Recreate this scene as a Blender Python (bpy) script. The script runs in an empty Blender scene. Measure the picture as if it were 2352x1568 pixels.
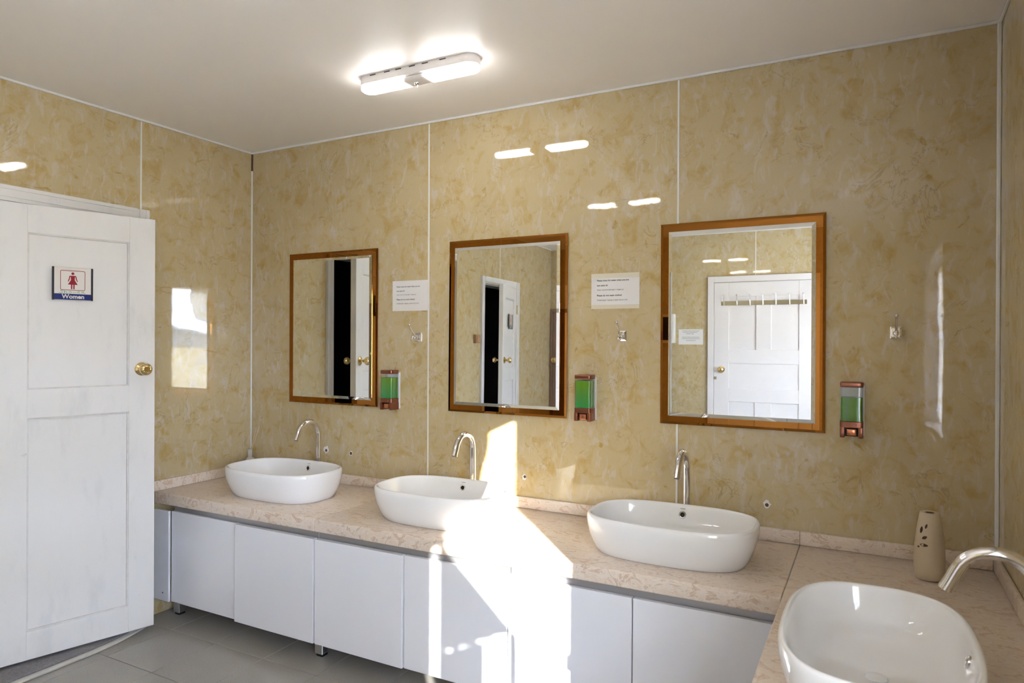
import bpy, bmesh, math, random
from mathutils import Vector, Matrix

random.seed(7)
S = bpy.context.scene
C = bpy.context.collection
PI = math.pi

# ------------------------------------------------------------------ camera
YAW, PITCH, ROLL = math.radians(27.9066), math.radians(-0.0835), math.radians(0.2741)
CAM = Vector((3.0987, -2.7051, 1.3493))
fw = Vector((-math.sin(YAW) * math.cos(PITCH), math.cos(YAW) * math.cos(PITCH), math.sin(PITCH)))
rt = Vector((math.cos(YAW), math.sin(YAW), 0))
up = rt.cross(fw)
r2 = math.cos(ROLL) * rt + math.sin(ROLL) * up
u2 = -math.sin(ROLL) * rt + math.cos(ROLL) * up
cam_d = bpy.data.cameras.new('camera')
cam = bpy.data.objects.new('camera', cam_d)
C.objects.link(cam)
M = Matrix((r2, u2, -fw)).transposed().to_4x4()
M.translation = CAM
cam.matrix_world = M
cam_d.sensor_width = 36.0
cam_d.lens = 1561.26 / 2352 * 36.0
cam_d.clip_start = 0.02
cam_d.clip_end = 500
cam_d.dof.use_dof = True
cam_d.dof.focus_distance = 2.9
cam_d.dof.aperture_fstop = 5.0
S.camera = cam

# ------------------------------------------------------------------ world, sun, exposure
EL = math.atan(0.31)
SUN_DIR = Vector((-0.661 * math.cos(EL), 0.75 * math.cos(EL), -math.sin(EL)))
world = bpy.data.worlds.new('sky')
S.world = world
world.use_nodes = True
wn = world.node_tree
wn.nodes.clear()
wo = wn.nodes.new('ShaderNodeOutputWorld')
bg = wn.nodes.new('ShaderNodeBackground')
sky = wn.nodes.new('ShaderNodeTexSky')
sky.sky_type = 'HOSEK_WILKIE'
sky.sun_direction = (-SUN_DIR).normalized()
sky.turbidity = 3.0
sky.ground_albedo = 0.3
tcw = wn.nodes.new('ShaderNodeTexCoord')
cl = wn.nodes.new('ShaderNodeTexNoise')
cl.inputs['Scale'].default_value = 3.2
cl.inputs['Detail'].default_value = 7
mpw = wn.nodes.new('ShaderNodeMapping')
mpw.inputs['Scale'].default_value = (1, 1, 3.5)
rmp = wn.nodes.new('ShaderNodeValToRGB')
rmp.color_ramp.elements[0].position = 0.42
rmp.color_ramp.elements[1].position = 0.62
mxw = wn.nodes.new('ShaderNodeMix')
mxw.data_type = 'RGBA'
mxw.inputs['B'].default_value = (0.94, 1.12, 1.6, 1)
wn.links.new(tcw.outputs['Generated'], mpw.inputs['Vector'])
wn.links.new(mpw.outputs['Vector'], cl.inputs['Vector'])
wn.links.new(cl.outputs['Fac'], rmp.inputs['Fac'])
wn.links.new(rmp.outputs['Color'], mxw.inputs['Factor'])
wn.links.new(sky.outputs['Color'], mxw.inputs['A'])
wn.links.new(mxw.outputs['Result'], bg.inputs['Color'])
bg.inputs['Strength'].default_value = 15.5
wn.links.new(bg.outputs['Background'], wo.inputs['Surface'])

sun_d = bpy.data.lights.new('sun', 'SUN')
sun = bpy.data.objects.new('sun', sun_d)
C.objects.link(sun)
sun_d.energy = 15.0
sun_d.color = (1.0, 0.975, 0.95)
sun_d.angle = math.radians(0.53)
sun.location = (8, -8, 6)
sun.rotation_euler = SUN_DIR.to_track_quat('-Z', 'Y').to_euler()

LAMP_STRENGTH = 8.8
S.view_settings.view_transform = 'Standard'
S.view_settings.look = 'None'
S.view_settings.gamma = 1.0
S.view_settings.use_curve_mapping = False
S.view_settings.exposure = 1.58

# ------------------------------------------------------------------ helpers
class MB:
    """collects shapes for ONE mesh object"""
    def __init__(s):
        s.bm = bmesh.new()

    def _merge(s, t):
        me = bpy.data.meshes.new('tmp')
        t.to_mesh(me)
        t.free()
        s.bm.from_mesh(me)
        bpy.data.meshes.remove(me)

    def box(s, x0, x1, y0, y1, z0, z1, bev=0.0, seg=2):
        t = bmesh.new()
        bmesh.ops.create_cube(t, size=1)
        for v in t.verts:
            v.co = Vector(((x0 + x1) / 2 + v.co.x * (x1 - x0), (y0 + y1) / 2 + v.co.y * (y1 - y0), (z0 + z1) / 2 + v.co.z * (z1 - z0)))
        if bev > 0:
            bmesh.ops.bevel(t, geom=list(t.edges), offset=bev, segments=seg, profile=0.5, affect='EDGES')
        s._merge(t)
        return s

    def prism(s, pts, z0, z1, bev=0.0, seg=2, M=None):
        """outline in local xy extruded along z; M maps to final space"""
        t = bmesh.new()
        a = [t.verts.new((p[0], p[1], z0)) for p in pts]
        b = [t.verts.new((p[0], p[1], z1)) for p in pts]
        n = len(pts)
        t.faces.new(list(reversed(a)))
        t.faces.new(b)
        for i in range(n):
            t.faces.new((a[i], a[(i + 1) % n], b[(i + 1) % n], b[i]))
        bmesh.ops.recalc_face_normals(t, faces=list(t.faces))
        if bev > 0:
            es = [e for e in t.edges if abs(e.verts[0].co.z - e.verts[1].co.z) < 1e-7]
            bmesh.ops.bevel(t, geom=es, offset=bev, segments=seg, profile=0.5, affect='EDGES')
        if M is not None:
            bmesh.ops.transform(t, matrix=M, verts=list(t.verts))
        s._merge(t)
        return s

    def lathe(s, prof, n=32, M=None, cap=True):
        t = bmesh.new()
        rings = []
        for r, z in prof:
            rings.append([t.verts.new((r * math.cos(2 * PI * i / n), r * math.sin(2 * PI * i / n), z)) for i in range(n)])
        for a, b in zip(rings, rings[1:]):
            for i in range(n):
                t.faces.new((a[i], a[(i + 1) % n], b[(i + 1) % n], b[i]))
        if cap:
            t.faces.new(list(reversed(rings[0])))
            t.faces.new(rings[-1])
        bmesh.ops.recalc_face_normals(t, faces=list(t.faces))
        if M is not None:
            bmesh.ops.transform(t, matrix=M, verts=list(t.verts))
        s._merge(t)
        return s

    def tube(s, path, r, n=12, cap=True):
        t = bmesh.new()
        P = [Vector(p) for p in path]
        R = r if isinstance(r, (list, tuple)) else [r] * len(P)
        rings = []
        ref = None
        for i, p in enumerate(P):
            d = (P[min(i + 1, len(P) - 1)] - P[max(i - 1, 0)]).normalized()
            if ref is None:
                ref = Vector((1, 0, 0)) if abs(d.x) < 0.9 else Vector((0, 1, 0))
            a = (ref - d * ref.dot(d)).normalized()
            ref = a
            b = d.cross(a)
            rings.append([t.verts.new(p + R[i] * (math.cos(2 * PI * k / n) * a + math.sin(2 * PI * k / n) * b)) for k in range(n)])
        for a, b in zip(rings, rings[1:]):
            for k in range(n):
                t.faces.new((a[k], a[(k + 1) % n], b[(k + 1) % n], b[k]))
        if cap:
            t.faces.new(list(reversed(rings[0])))
            t.faces.new(rings[-1])
        bmesh.ops.recalc_face_normals(t, faces=list(t.faces))
        s._merge(t)
        return s

    def ball(s, c, r, n=12):
        t = bmesh.new()
        bmesh.ops.create_uvsphere(t, u_segments=n, v_segments=max(6, n // 2), radius=r)
        bmesh.ops.translate(t, vec=Vector(c), verts=list(t.verts))
        s._merge(t)
        return s

    def poly(s, pts):
        vs = [s.bm.verts.new(p) for p in pts]
        s.bm.faces.new(vs)
        return s

    def build(s, name, mat, parent=None, world=False, smooth=True, ang=35):
        if world and parent is not None:
            bmesh.ops.translate(s.bm, vec=-parent.location, verts=list(s.bm.verts))
        me = bpy.data.meshes.new(name)
        s.bm.to_mesh(me)
        s.bm.free()
        return link_mesh(name, me, mat, parent, smooth, ang)


def link_mesh(name, me, mat, parent=None, smooth=True, ang=35):
    me.materials.clear()
    me.materials.append(mat)
    if smooth:
        me.shade_smooth()
        me.set_sharp_from_angle(angle=math.radians(ang))
    o = bpy.data.objects.new(name, me)
    C.objects.link(o)
    if parent is not None:
        o.parent = parent
    return o


def tag(o, label=None, cat=None, group=None, kind=None):
    if label: o['label'] = label
    if cat: o['category'] = cat
    if group: o['group'] = group
    if kind: o['kind'] = kind
    return o


def thing(name, loc=(0, 0, 0), rotz=0.0, label=None, cat=None, group=None, kind=None, rotx=0.0):
    o = bpy.data.objects.new(name, None)
    o.empty_display_size = 0.05
    C.objects.link(o)
    o.location = loc
    o.rotation_euler = (rotx, 0, rotz)
    return tag(o, label, cat, group, kind)


def dup(root, loc, rotz=0.0, label=None):
    def cp(o, par):
        c = o.copy()
        C.objects.link(c)
        c.parent = par
        for ch in list(o.children):
            cp(ch, c)
        return c
    r = cp(root, None)
    r.location = loc
    r.rotation_euler = (0, 0, rotz)
    if label: r['label'] = label
    return r


def rrect(w, h, r, n=5, cx=0, cy=0):
    """rounded rectangle outline, counter-clockwise"""
    pts = []
    for sx, sy, a0 in ((1, 1, 0), (-1, 1, PI / 2), (-1, -1, PI), (1, -1, 3 * PI / 2)):
        for k in range(n + 1):
            a = a0 + PI / 2 * k / n
            pts.append((cx + sx * (w / 2 - r) + r * math.cos(a), cy + sy * (h / 2 - r) + r * math.sin(a)))
    return pts


# matrix that lays an xy outline onto the xz plane, local z pointing to -y (out of a wall facing the room)
WALLM = Matrix(((1, 0, 0, 0), (0, 0, -1, 0), (0, 1, 0, 0), (0, 0, 0, 1)))


def text_obj(name, body, mat, parent, w, x, y, z, depth=0.0004, bold=0.0, shear=0.0, squeeze=1.0):
    """flat raised lettering on a plate facing -y; w = target width, (x,z) = left baseline"""
    cu = bpy.data.curves.new('lettering', 'FONT')
    cu.body = body
    cu.size = 1.0
    cu.offset = bold
    cu.shear = shear
    cu.extrude = 0.0
    cu.resolution_u = 3
    o = bpy.data.objects.new('tmp_text', cu)
    C.objects.link(o)
    dg = bpy.context.evaluated_depsgraph_get()
    me = bpy.data.meshes.new_from_object(o.evaluated_get(dg))
    bpy.data.objects.remove(o)
    bpy.data.curves.remove(cu)
    xs = [v.co.x for v in me.vertices]
    x0, x1 = min(xs), max(xs)
    k = w / (x1 - x0)
    for v in me.vertices:
        v.co = Vector((x + (v.co.x - x0) * k, y, z + v.co.y * k * squeeze))
    return link_mesh(name, me, mat, parent, smooth=False)


# ------------------------------------------------------------------ materials
def new_mat(name):
    m = bpy.data.materials.new(name)
    m.use_nodes = True
    nt = m.node_tree
    return m, nt, nt.nodes['Principled BSDF']


def simple(name, col, rough=0.5, metal=0.0, spec=0.5, coat=0.0, noise=None):
    """noise = (scale, amount) for slight colour unevenness"""
    m, nt, b = new_mat(name)
    b.inputs['Base Color'].default_value = (*col, 1)
    b.inputs['Roughness'].default_value = rough
    b.inputs['Metallic'].default_value = metal
    b.inputs['Specular IOR Level'].default_value = spec
    b.inputs['Coat Weight'].default_value = coat
    if noise:
        tc = nt.nodes.new('ShaderNodeTexCoord')
        n = nt.nodes.new('ShaderNodeTexNoise')
        n.inputs['Scale'].default_value = noise[0]
        n.inputs['Detail'].default_value = 4
        r = nt.nodes.new('ShaderNodeMix')
        r.data_type = 'RGBA'
        r.inputs['A'].default_value = (*[c * (1 - noise[1]) for c in col], 1)
        r.inputs['B'].default_value = (*[min(1, c * (1 + noise[1])) for c in col], 1)
        nt.links.new(tc.outputs['Object'], n.inputs['Vector'])
        nt.links.new(n.outputs['Fac'], r.inputs['Factor'])
        nt.links.new(r.outputs['Result'], b.inputs['Base Color'])
    return m


def N(nt, t, **kw):
    n = nt.nodes.new(t)
    for k, v in kw.items():
        if k in n.inputs:
            n.inputs[k].default_value = v
        else:
            setattr(n, k, v)
    return n


def ramp(nt, stops):
    r = nt.nodes.new('ShaderNodeValToRGB')
    e = r.color_ramp.elements
    while len(e) < len(stops):
        e.new(0.5)
    for el, (p, c) in zip(e, stops):
        el.position = p
        el.color = c if len(c) == 4 else (*c, 1)
    return r


def mixc(nt, fac, a, b):
    m = nt.nodes.new('ShaderNodeMix')
    m.data_type = 'RGBA'
    for sock, v in (('Factor', fac), ('A', a), ('B', b)):
        if hasattr(v, 'is_linked') or hasattr(v, 'links'):
            nt.links.new(v, m.inputs[sock])
        elif sock == 'Factor':
            m.inputs[sock].default_value = v
        else:
            m.inputs[sock].default_value = (*v, 1)
    return m.outputs['Result']


def wall_material():
    """glossy printed PVC panel: beige ground, mustard flecks, pale brush-like streaks, hairline cracks"""
    m, nt, b = new_mat('marbled_pvc')
    L = nt.links.new
    geo = N(nt, 'ShaderNodeNewGeometry')
    P = geo.outputs['Position']

    def noise(scale, detail, rough, dist, rot=None, stretch=None):
        v = P
        if rot or stretch:
            mp = N(nt, 'ShaderNodeMapping')
            if rot: mp.inputs['Rotation'].default_value = rot
            if stretch: mp.inputs['Scale'].default_value = stretch
            L(P, mp.inputs['Vector'])
            v = mp.outputs['Vector']
        n = N(nt, 'ShaderNodeTexNoise', Scale=scale, Detail=detail, Roughness=rough, Distortion=dist)
        L(v, n.inputs['Vector'])
        return n.outputs['Fac']

    def mask(fac, *stops):
        r = ramp(nt, [(p, (v, v, v)) for p, v in stops])
        L(fac, r.inputs['Fac'])
        return r.outputs['Color']

    def mul(a_, b_):
        mu = N(nt, 'ShaderNodeMath', operation='MULTIPLY')
        L(a_, mu.inputs[0])
        L(b_, mu.inputs[1])
        return mu.outputs[0]

    col = mixc(nt, mask(noise(3.5, 3, 0.5, 0.3), (0.35, 0), (0.65, 1)), (0.535, 0.432, 0.252), (0.565, 0.460, 0.272))
    col = mixc(nt, mask(noise(12, 5, 0.62, 0.8), (0.50, 0), (0.70, 0.95)), col, (0.49, 0.345, 0.118))
    col = mixc(nt, mask(noise(27, 3, 0.6, 0.7, (0.12, 0.1, 0), (1, 1, 0.45)), (0.565, 0), (0.67, 0.55)), col, (0.60, 0.535, 0.455))
    col = mixc(nt, mask(noise(24, 3, 0.6, 0.9, (0.75, 0.8, 0.4), (1, 1, 0.42)), (0.575, 0), (0.68, 0.55)), col, (0.605, 0.545, 0.465))
    col = mixc(nt, mask(noise(19, 4, 0.68, 0.8, (0.6, -0.7, 0.5), (1, 0.45, 1)), (0.615, 0), (0.72, 0.9)), col, (0.435, 0.295, 0.085))
    crack = mul(mask(noise(6.5, 5, 0.6, 1.0), (0.488, 0), (0.4985, 0.8), (0.5015, 0.8), (0.512, 0)), mask(noise(4.5, 2, 0.5, 0), (0.50, 0), (0.60, 1)))
    col = mixc(nt, crack, col, (0.40, 0.30, 0.15))
    L(col, b.inputs['Base Color'])
    b.inputs['Roughness'].default_value = 0.03
    b.inputs['Specular IOR Level'].default_value = 0.5
    bp = N(nt, 'ShaderNodeBump', Strength=0.10, Distance=0.006)
    L(noise(5.0, 1.5, 0.5, 0, None, (1, 1, 0.6)), bp.inputs['Height'])
    bp2 = N(nt, 'ShaderNodeBump', Strength=0.06, Distance=0.0004)
    L(noise(70.0, 1.0, 0.5, 0), bp2.inputs['Height'])
    L(bp.outputs['Normal'], bp2.inputs['Normal'])
    L(bp2.outputs['Normal'], b.inputs['Normal'])
    return m


def counter_material():
    m, nt, b = new_mat('swirled_stone')
    L = nt.links.new
    geo = N(nt, 'ShaderNodeNewGeometry')
    mp = N(nt, 'ShaderNodeMapping')
    mp.inputs['Scale'].default_value = (0.8, 1.6, 1.2)
    mp.inputs['Rotation'].default_value = (0, 0, 0.25)
    L(geo.outputs['Position'], mp.inputs['Vector'])
    n1 = N(nt, 'ShaderNodeTexNoise', Scale=14.0, Detail=7.0, Roughness=0.68, Distortion=2.2)
    L(mp.outputs['Vector'], n1.inputs['Vector'])
    r1 = ramp(nt, [(0.30, (0.80, 0.72, 0.64)), (0.44, (0.72, 0.585, 0.47)), (0.52, (0.78, 0.69, 0.60)), (0.60, (0.58, 0.40, 0.275)), (0.66, (0.76, 0.65, 0.55)), (0.8, (0.82, 0.76, 0.70))])
    L(n1.outputs['Fac'], r1.inputs['Fac'])
    n2 = N(nt, 'ShaderNodeTexNoise', Scale=38.0, Detail=4.0, Roughness=0.7, Distortion=1.5)
    L(mp.outputs['Vector'], n2.inputs['Vector'])
    r2_ = ramp(nt, [(0.56, (0, 0, 0)), (0.72, (0.7, 0.7, 0.7))])
    L(n2.outputs['Fac'], r2_.inputs['Fac'])
    c = mixc(nt, r2_.outputs['Color'], r1.outputs['Color'], (0.60, 0.42, 0.30))
    L(c, b.inputs['Base Color'])
    b.inputs['Roughness'].default_value = 0.32
    return m


def tile_material():
    m, nt, b = new_mat('grey_floor_tile')
    L = nt.links.new
    geo = N(nt, 'ShaderNodeNewGeometry')
    n1 = N(nt, 'ShaderNodeTexNoise', Scale=4.0, Detail=4.0)
    L(geo.outputs['Position'], n1.inputs['Vector'])
    n2 = N(nt, 'ShaderNodeTexNoise', Scale=160.0, Detail=2.0)
    L(geo.outputs['Position'], n2.inputs['Vector'])
    c0 = mixc(nt, n1.outputs['Fac'], (0.29, 0.265, 0.235), (0.36, 0.335, 0.305))
    r = ramp(nt, [(0.45, (0, 0, 0)), (0.75, (0.5, 0.5, 0.5))])
    L(n2.outputs['Fac'], r.inputs['Fac'])
    c = mixc(nt, r.outputs['Color'], c0, (0.25, 0.23, 0.20))
    L(c, b.inputs['Base Color'])
    b.inputs['Roughness'].default_value = 0.16
    return m


def painted_door_material():
    m, nt, b = new_mat('brushed_white_paint')
    L = nt.links.new
    tc = N(nt, 'ShaderNodeTexCoord')
    mp = N(nt, 'ShaderNodeMapping')
    mp.inputs['Scale'].default_value = (1, 1, 0.3)
    L(tc.outputs['Object'], mp.inputs['Vector'])
    n1 = N(nt, 'ShaderNodeTexNoise', Scale=9.0, Detail=6.0, Roughness=0.65)
    L(mp.outputs['Vector'], n1.inputs['Vector'])
    r1 = ramp(nt, [(0.35, (0.80, 0.785, 0.77)), (0.55, (0.79, 0.775, 0.76)), (0.75, (0.69, 0.685, 0.685))])
    L(n1.outputs['Fac'], r1.inputs['Fac'])
    n2 = N(nt, 'ShaderNodeTexNoise', Scale=22.0, Detail=3.0)
    L(tc.outputs['Object'], n2.inputs['Vector'])
    r2_ = ramp(nt, [(0.74, (0, 0, 0)), (0.80, (0.8, 0.8, 0.8))])
    L(n2.outputs['Fac'], r2_.inputs['Fac'])
    c = mixc(nt, r2_.outputs['Color'], r1.outputs['Color'], (0.42, 0.40, 0.38))
    L(c, b.inputs['Base Color'])
    b.inputs['Roughness'].default_value = 0.38
    mp2 = N(nt, 'ShaderNodeMapping')
    mp2.inputs['Scale'].default_value = (14, 14, 1.2)
    L(tc.outputs['Object'], mp2.inputs['Vector'])
    nb = N(nt, 'ShaderNodeTexNoise', Scale=9.0, Detail=2.0)
    L(mp2.outputs['Vector'], nb.inputs['Vector'])
    bp = N(nt, 'ShaderNodeBump', Strength=0.12, Distance=0.001)
    L(nb.outputs['Fac'], bp.inputs['Height'])
    L(bp.outputs['Normal'], b.inputs['Normal'])
    return m


def thin_clear(name, tint, refl=0.5):
    """thin clear pane: straight-through with a fresnel gloss"""
    m, nt, b = new_mat(name)
    nt.nodes.remove(b)
    out = nt.nodes['Material Output']
    tr = N(nt, 'ShaderNodeBsdfTransparent')
    tr.inputs['Color'].default_value = (*tint, 1)
    gl = N(nt, 'ShaderNodeBsdfGlossy')
    gl.inputs['Roughness'].default_value = 0.02
    lw = N(nt, 'ShaderNodeLayerWeight')
    lw.inputs['Blend'].default_value = 0.5
    pw = N(nt, 'ShaderNodeMath', operation='POWER')
    nt.links.new(lw.outputs['Facing'], pw.inputs[0])
    pw.inputs[1].default_value = 4.0
    fr = N(nt, 'ShaderNodeMath', operation='MULTIPLY_ADD')
    nt.links.new(pw.outputs[0], fr.inputs[0])
    fr.inputs[1].default_value = 0.8
    fr.inputs[2].default_value = 0.04
    mx = N(nt, 'ShaderNodeMixShader')
    nt.links.new(fr.outputs[0], mx.inputs[0])
    nt.links.new(tr.outputs[0], mx.inputs[1])
    nt.links.new(gl.outputs[0], mx.inputs[2])
    nt.links.new(mx.outputs[0], out.inputs['Surface'])
    return m


def soap_material(name, low, high, z0, z1):
    m, nt, b = new_mat(name)
    tc = N(nt, 'ShaderNodeTexCoord')
    sp = N(nt, 'ShaderNodeSeparateXYZ')
    nt.links.new(tc.outputs['Object'], sp.inputs[0])
    mr = N(nt, 'ShaderNodeMapRange')
    mr.inputs['From Min'].default_value = z0
    mr.inputs['From Max'].default_value = z1
    nt.links.new(sp.outputs['Z'], mr.inputs['Value'])
    c = mixc(nt, mr.outputs[0], low, high)
    nt.links.new(c, b.inputs['Base Color'])
    b.inputs['Roughness'].default_value = 0.2
    b.inputs['Subsurface Weight'].default_value = 0.3
    b.inputs['Subsurface Radius'].default_value = (0.01, 0.03, 0.01)
    return m


def emit_mat(name, col, strength):
    m, nt, b = new_mat(name)
    b.inputs['Base Color'].default_value = (0.9, 0.9, 0.9, 1)
    b.inputs['Emission Color'].default_value = (*col, 1)
    b.inputs['Emission Strength'].default_value = strength
    return m


M_WALL = wall_material()
M_COUNTER = counter_material()
M_TILE = tile_material()
M_GROUT = simple('dark_grout', (0.17, 0.15, 0.125), 0.8)
M_CEIL = simple('ceiling_paint', (0.92, 0.885, 0.855), 0.42, noise=(1.5, 0.02))
M_STRIP = simple('white_pvc_strip', (0.80, 0.79, 0.77), 0.25)
M_GAP = simple('dark_gap', (0.10, 0.055, 0.04), 0.8, noise=(60, 0.5))
M_PLASTER = simple('wall_core', (0.5, 0.48, 0.45), 0.8)
M_DOOR = painted_door_material()
M_DOOR2 = simple('clean_white_paint', (0.79, 0.75, 0.74), 0.35, noise=(8, 0.03))
M_BEAD = simple('grimy_bead_paint', (0.70, 0.675, 0.65), 0.5, noise=(25, 0.2))
M_BRASS = simple('polished_brass', (0.78, 0.60, 0.30), 0.12, metal=1.0)
M_CHROME = simple('chrome', (0.82, 0.81, 0.82), 0.06, metal=1.0)
M_NICKEL = simple('brushed_nickel', (0.52, 0.48, 0.36), 0.3, metal=1.0)
M_ALU = simple('anodised_aluminium', (0.62, 0.63, 0.66), 0.32, metal=1.0)
M_ALU_D = simple('grey_aluminium_channel', (0.42, 0.41, 0.42), 0.4, metal=0.7)
M_LACQ = simple('gloss_white_lacquer', (0.80, 0.80, 0.84), 0.12, coat=0.3)
M_LACQ_EDGE = simple('lacquer_board_core', (0.72, 0.75, 0.73), 0.4)
M_CERAMIC = simple('white_ceramic', (0.86, 0.85, 0.845), 0.05, coat=0.4)
M_BLACK = simple('black_hole', (0.006, 0.006, 0.007), 0.6)
M_MIRROR = simple('mirror_silver', (0.90, 0.92, 0.90), 0.003, metal=1.0)
M_BRONZE = simple('bronze_mirror_glass', (0.34, 0.135, 0.027), 0.008, metal=1.0)
M_COPPER = simple('antique_copper', (0.31, 0.125, 0.08), 0.3, metal=1.0, noise=(70, 0.18))
M_COPPER_B = simple('bright_copper', (0.66, 0.25, 0.13), 0.22, metal=0.9)
M_CLEAR = thin_clear('clear_plastic', (0.90, 0.92, 0.91))
M_PANE = thin_clear('window_glass', (0.95, 0.97, 0.96))
M_SOAP = soap_material('green_soap', (0.045, 0.32, 0.075), (0.14, 0.34, 0.02), 0.07, 0.15)
M_SOAP2 = soap_material('yellow_green_soap', (0.11, 0.29, 0.008), (0.13, 0.31, 0.01), 0.07, 0.15)
M_WHITE_PL = simple('white_plastic', (0.84, 0.83, 0.85), 0.3)
M_PAPER = simple('notice_paper', (0.80, 0.78, 0.77), 0.28, coat=0.3)
M_PAPER_TAPE = simple('laminate_border', (0.73, 0.68, 0.56), 0.12)
M_INK = simple('black_ink', (0.03, 0.03, 0.035), 0.6)
M_INK_G = simple('grey_ink', (0.22, 0.21, 0.20), 0.6)
M_SIGN = simple('sign_white', (0.78, 0.74, 0.70), 0.25)
M_NAVY = simple('sign_navy', (0.006, 0.018, 0.16), 0.3)
M_SBLACK = simple('sign_black', (0.012, 0.01, 0.02), 0.35)
M_RED = simple('sign_red', (0.32, 0.006, 0.018), 0.35)
M_GREEN_INK = simple('green_marker', (0.08, 0.36, 0.17), 0.5)
M_VASE = simple('beige_ceramic', (0.60, 0.49, 0.345), 0.55, noise=(30, 0.05))
M_VASE_D = simple('vase_cutout', (0.055, 0.028, 0.018), 0.7)
M_REED = simple('reed_stick', (0.62, 0.47, 0.28), 0.7)
M_GLASSB = simple('frosted_bottle', (0.55, 0.52, 0.48), 0.15, coat=0.5)
M_WOOD = simple('tan_wood', (0.42, 0.25, 0.14), 0.45, noise=(25, 0.15))
M_BROWN = simple('brown_wood_door', (0.24, 0.15, 0.105), 0.4, noise=(12, 0.15))
M_DARKROOM = simple('stall_shade_black', (0.012, 0.012, 0.016), 0.5)  # near-black colour stands in for the shade inside the unlit stalls
M_LAMP = emit_mat('lit_lamp_diffuser', (1.0, 0.975, 0.95), LAMP_STRENGTH)
M_LAMPBODY = simple('lamp_housing', (0.80, 0.76, 0.74), 0.35)
M_SLOT = simple('vent_slot', (0.06, 0.05, 0.06), 0.7)
def cloth_material():
    m, nt, b = new_mat('thin_curtain_cloth')
    nt.nodes.remove(b)
    out = nt.nodes['Material Output']
    tc = N(nt, 'ShaderNodeTexCoord')
    n = N(nt, 'ShaderNodeTexNoise', Scale=60.0, Detail=3.0)
    nt.links.new(tc.outputs['Object'], n.inputs['Vector'])
    c = mixc(nt, n.outputs['Fac'], (0.80, 0.80, 0.82), (0.90, 0.90, 0.92))
    d = N(nt, 'ShaderNodeBsdfDiffuse')
    t = N(nt, 'ShaderNodeBsdfTranslucent')
    mx = N(nt, 'ShaderNodeMixShader')
    mx.inputs[0].default_value = 0.65
    nt.links.new(c, d.inputs['Color'])
    nt.links.new(c, t.inputs['Color'])
    nt.links.new(d.outputs[0], mx.inputs[1])
    nt.links.new(t.outputs[0], mx.inputs[2])
    nt.links.new(mx.outputs[0], out.inputs['Surface'])
    return m


M_CURTAIN = cloth_material()
M_MAT = simple('grey_felt', (0.20, 0.19, 0.195), 0.95, noise=(120, 0.4))
M_MAT_EDGE = simple('pale_mat_edge', (0.55, 0.52, 0.47), 0.6, noise=(60, 0.1))
M_GRASS = simple('dry_grass', (0.52, 0.40, 0.22), 0.95, noise=(0.6, 0.25))
M_HILL = simple('distant_hill', (0.21, 0.22, 0.21), 0.95, noise=(0.08, 0.25))
M_PUTTY = simple('white_putty', (0.82, 0.80, 0.79), 0.6, noise=(90, 0.1))

# ------------------------------------------------------------------ room shell
W, D, H = 3.467, 4.08, 2.40
ZC = 0.605            # counter top


def slab_cells(mb, axis, p0, p1, u0, u1, v0, v1, holes, bev=0.0):
    """wall slab with rectangular holes; axis 'x' -> plane x=const (u=y,v=z), 'y' -> plane y=const (u=x,v=z)"""
    us = sorted({u0, u1, *[h[0] for h in holes], *[h[1] for h in holes]})
    vs = sorted({v0, v1, *[h[2] for h in holes], *[h[3] for h in holes]})
    us = [u for u in us if u0 <= u <= u1]
    vs = [v for v in vs if v0 <= v <= v1]
    for a, b in zip(us, us[1:]):
        run = None
        for c, d in zip(vs, vs[1:]):
            mu, mv = (a + b) / 2, (c + d) / 2
            inside = any(h[0] < mu < h[1] and h[2] < mv < h[3] for h in holes)
            if not inside:
                run = (run[0], d) if run else (c, d)
            if (inside or d == vs[-1]) and run:
                if axis == 'x': mb.box(p0, p1, a, b, run[0], run[1])
                else: mb.box(a, b, p0, p1, run[0], run[1])
                run = None


# floor with its tiles
fl = tag(MB().box(-0.2, W + 0.2, -D - 0.2, 0.2, -0.12, -0.003).build('floor', M_GROUT, smooth=False), kind='structure')
GX, GY, GS = 0.230, -0.657, 0.300
xs = [0.0] + [x for x in [GX + GS * k for k in range(-1, 13)] if 0.01 < x < W - 0.01] + [W]
ys = [-D] + [y for y in [GY + GS * k for k in range(-13, 4)] if -D + 0.01 < y < -0.01] + [0.0]
tile_cache = {}
for xa, xb in zip(xs, xs[1:]):
    for ya, yb in zip(ys, ys[1:]):
        w_, d_ = round(xb - xa - 0.0035, 4), round(yb - ya - 0.0035, 4)
        if (w_, d_) not in tile_cache:
            me = bpy.data.meshes.new('floor_tile')
            a, b, c = w_ / 2, d_ / 2, 0.0012
            v = [(-a, -b, -0.01), (a, -b, -0.01), (a, b, -0.01), (-a, b, -0.01), (-a, -b, -c), (a, -b, -c), (a, b, -c), (-a, b, -c),
                 (-a + c, -b + c, 0), (a - c, -b + c, 0), (a - c, b - c, 0), (-a + c, b - c, 0)]
            f = [(8, 9, 10, 11)]
            for i in range(4):
                j = (i + 1) % 4
                f += [(i, j, j + 4, i + 4), (i + 4, j + 4, j + 8, i + 8)]
            me.from_pydata(v, [], f)
            me.materials.append(M_TILE)
            tile_cache[(w_, d_)] = me
        o = bpy.data.objects.new('floor_tile', tile_cache[(w_, d_)])
        C.objects.link(o)
        o.parent = fl
        o.location = ((xa + xb) / 2, (ya + yb) / 2, 0)

ce = tag(MB().box(-0.2, W + 0.2, -D - 0.2, 0.2, H, H + 0.12).build('ceiling', M_CEIL, smooth=False), kind='structure')

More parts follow.
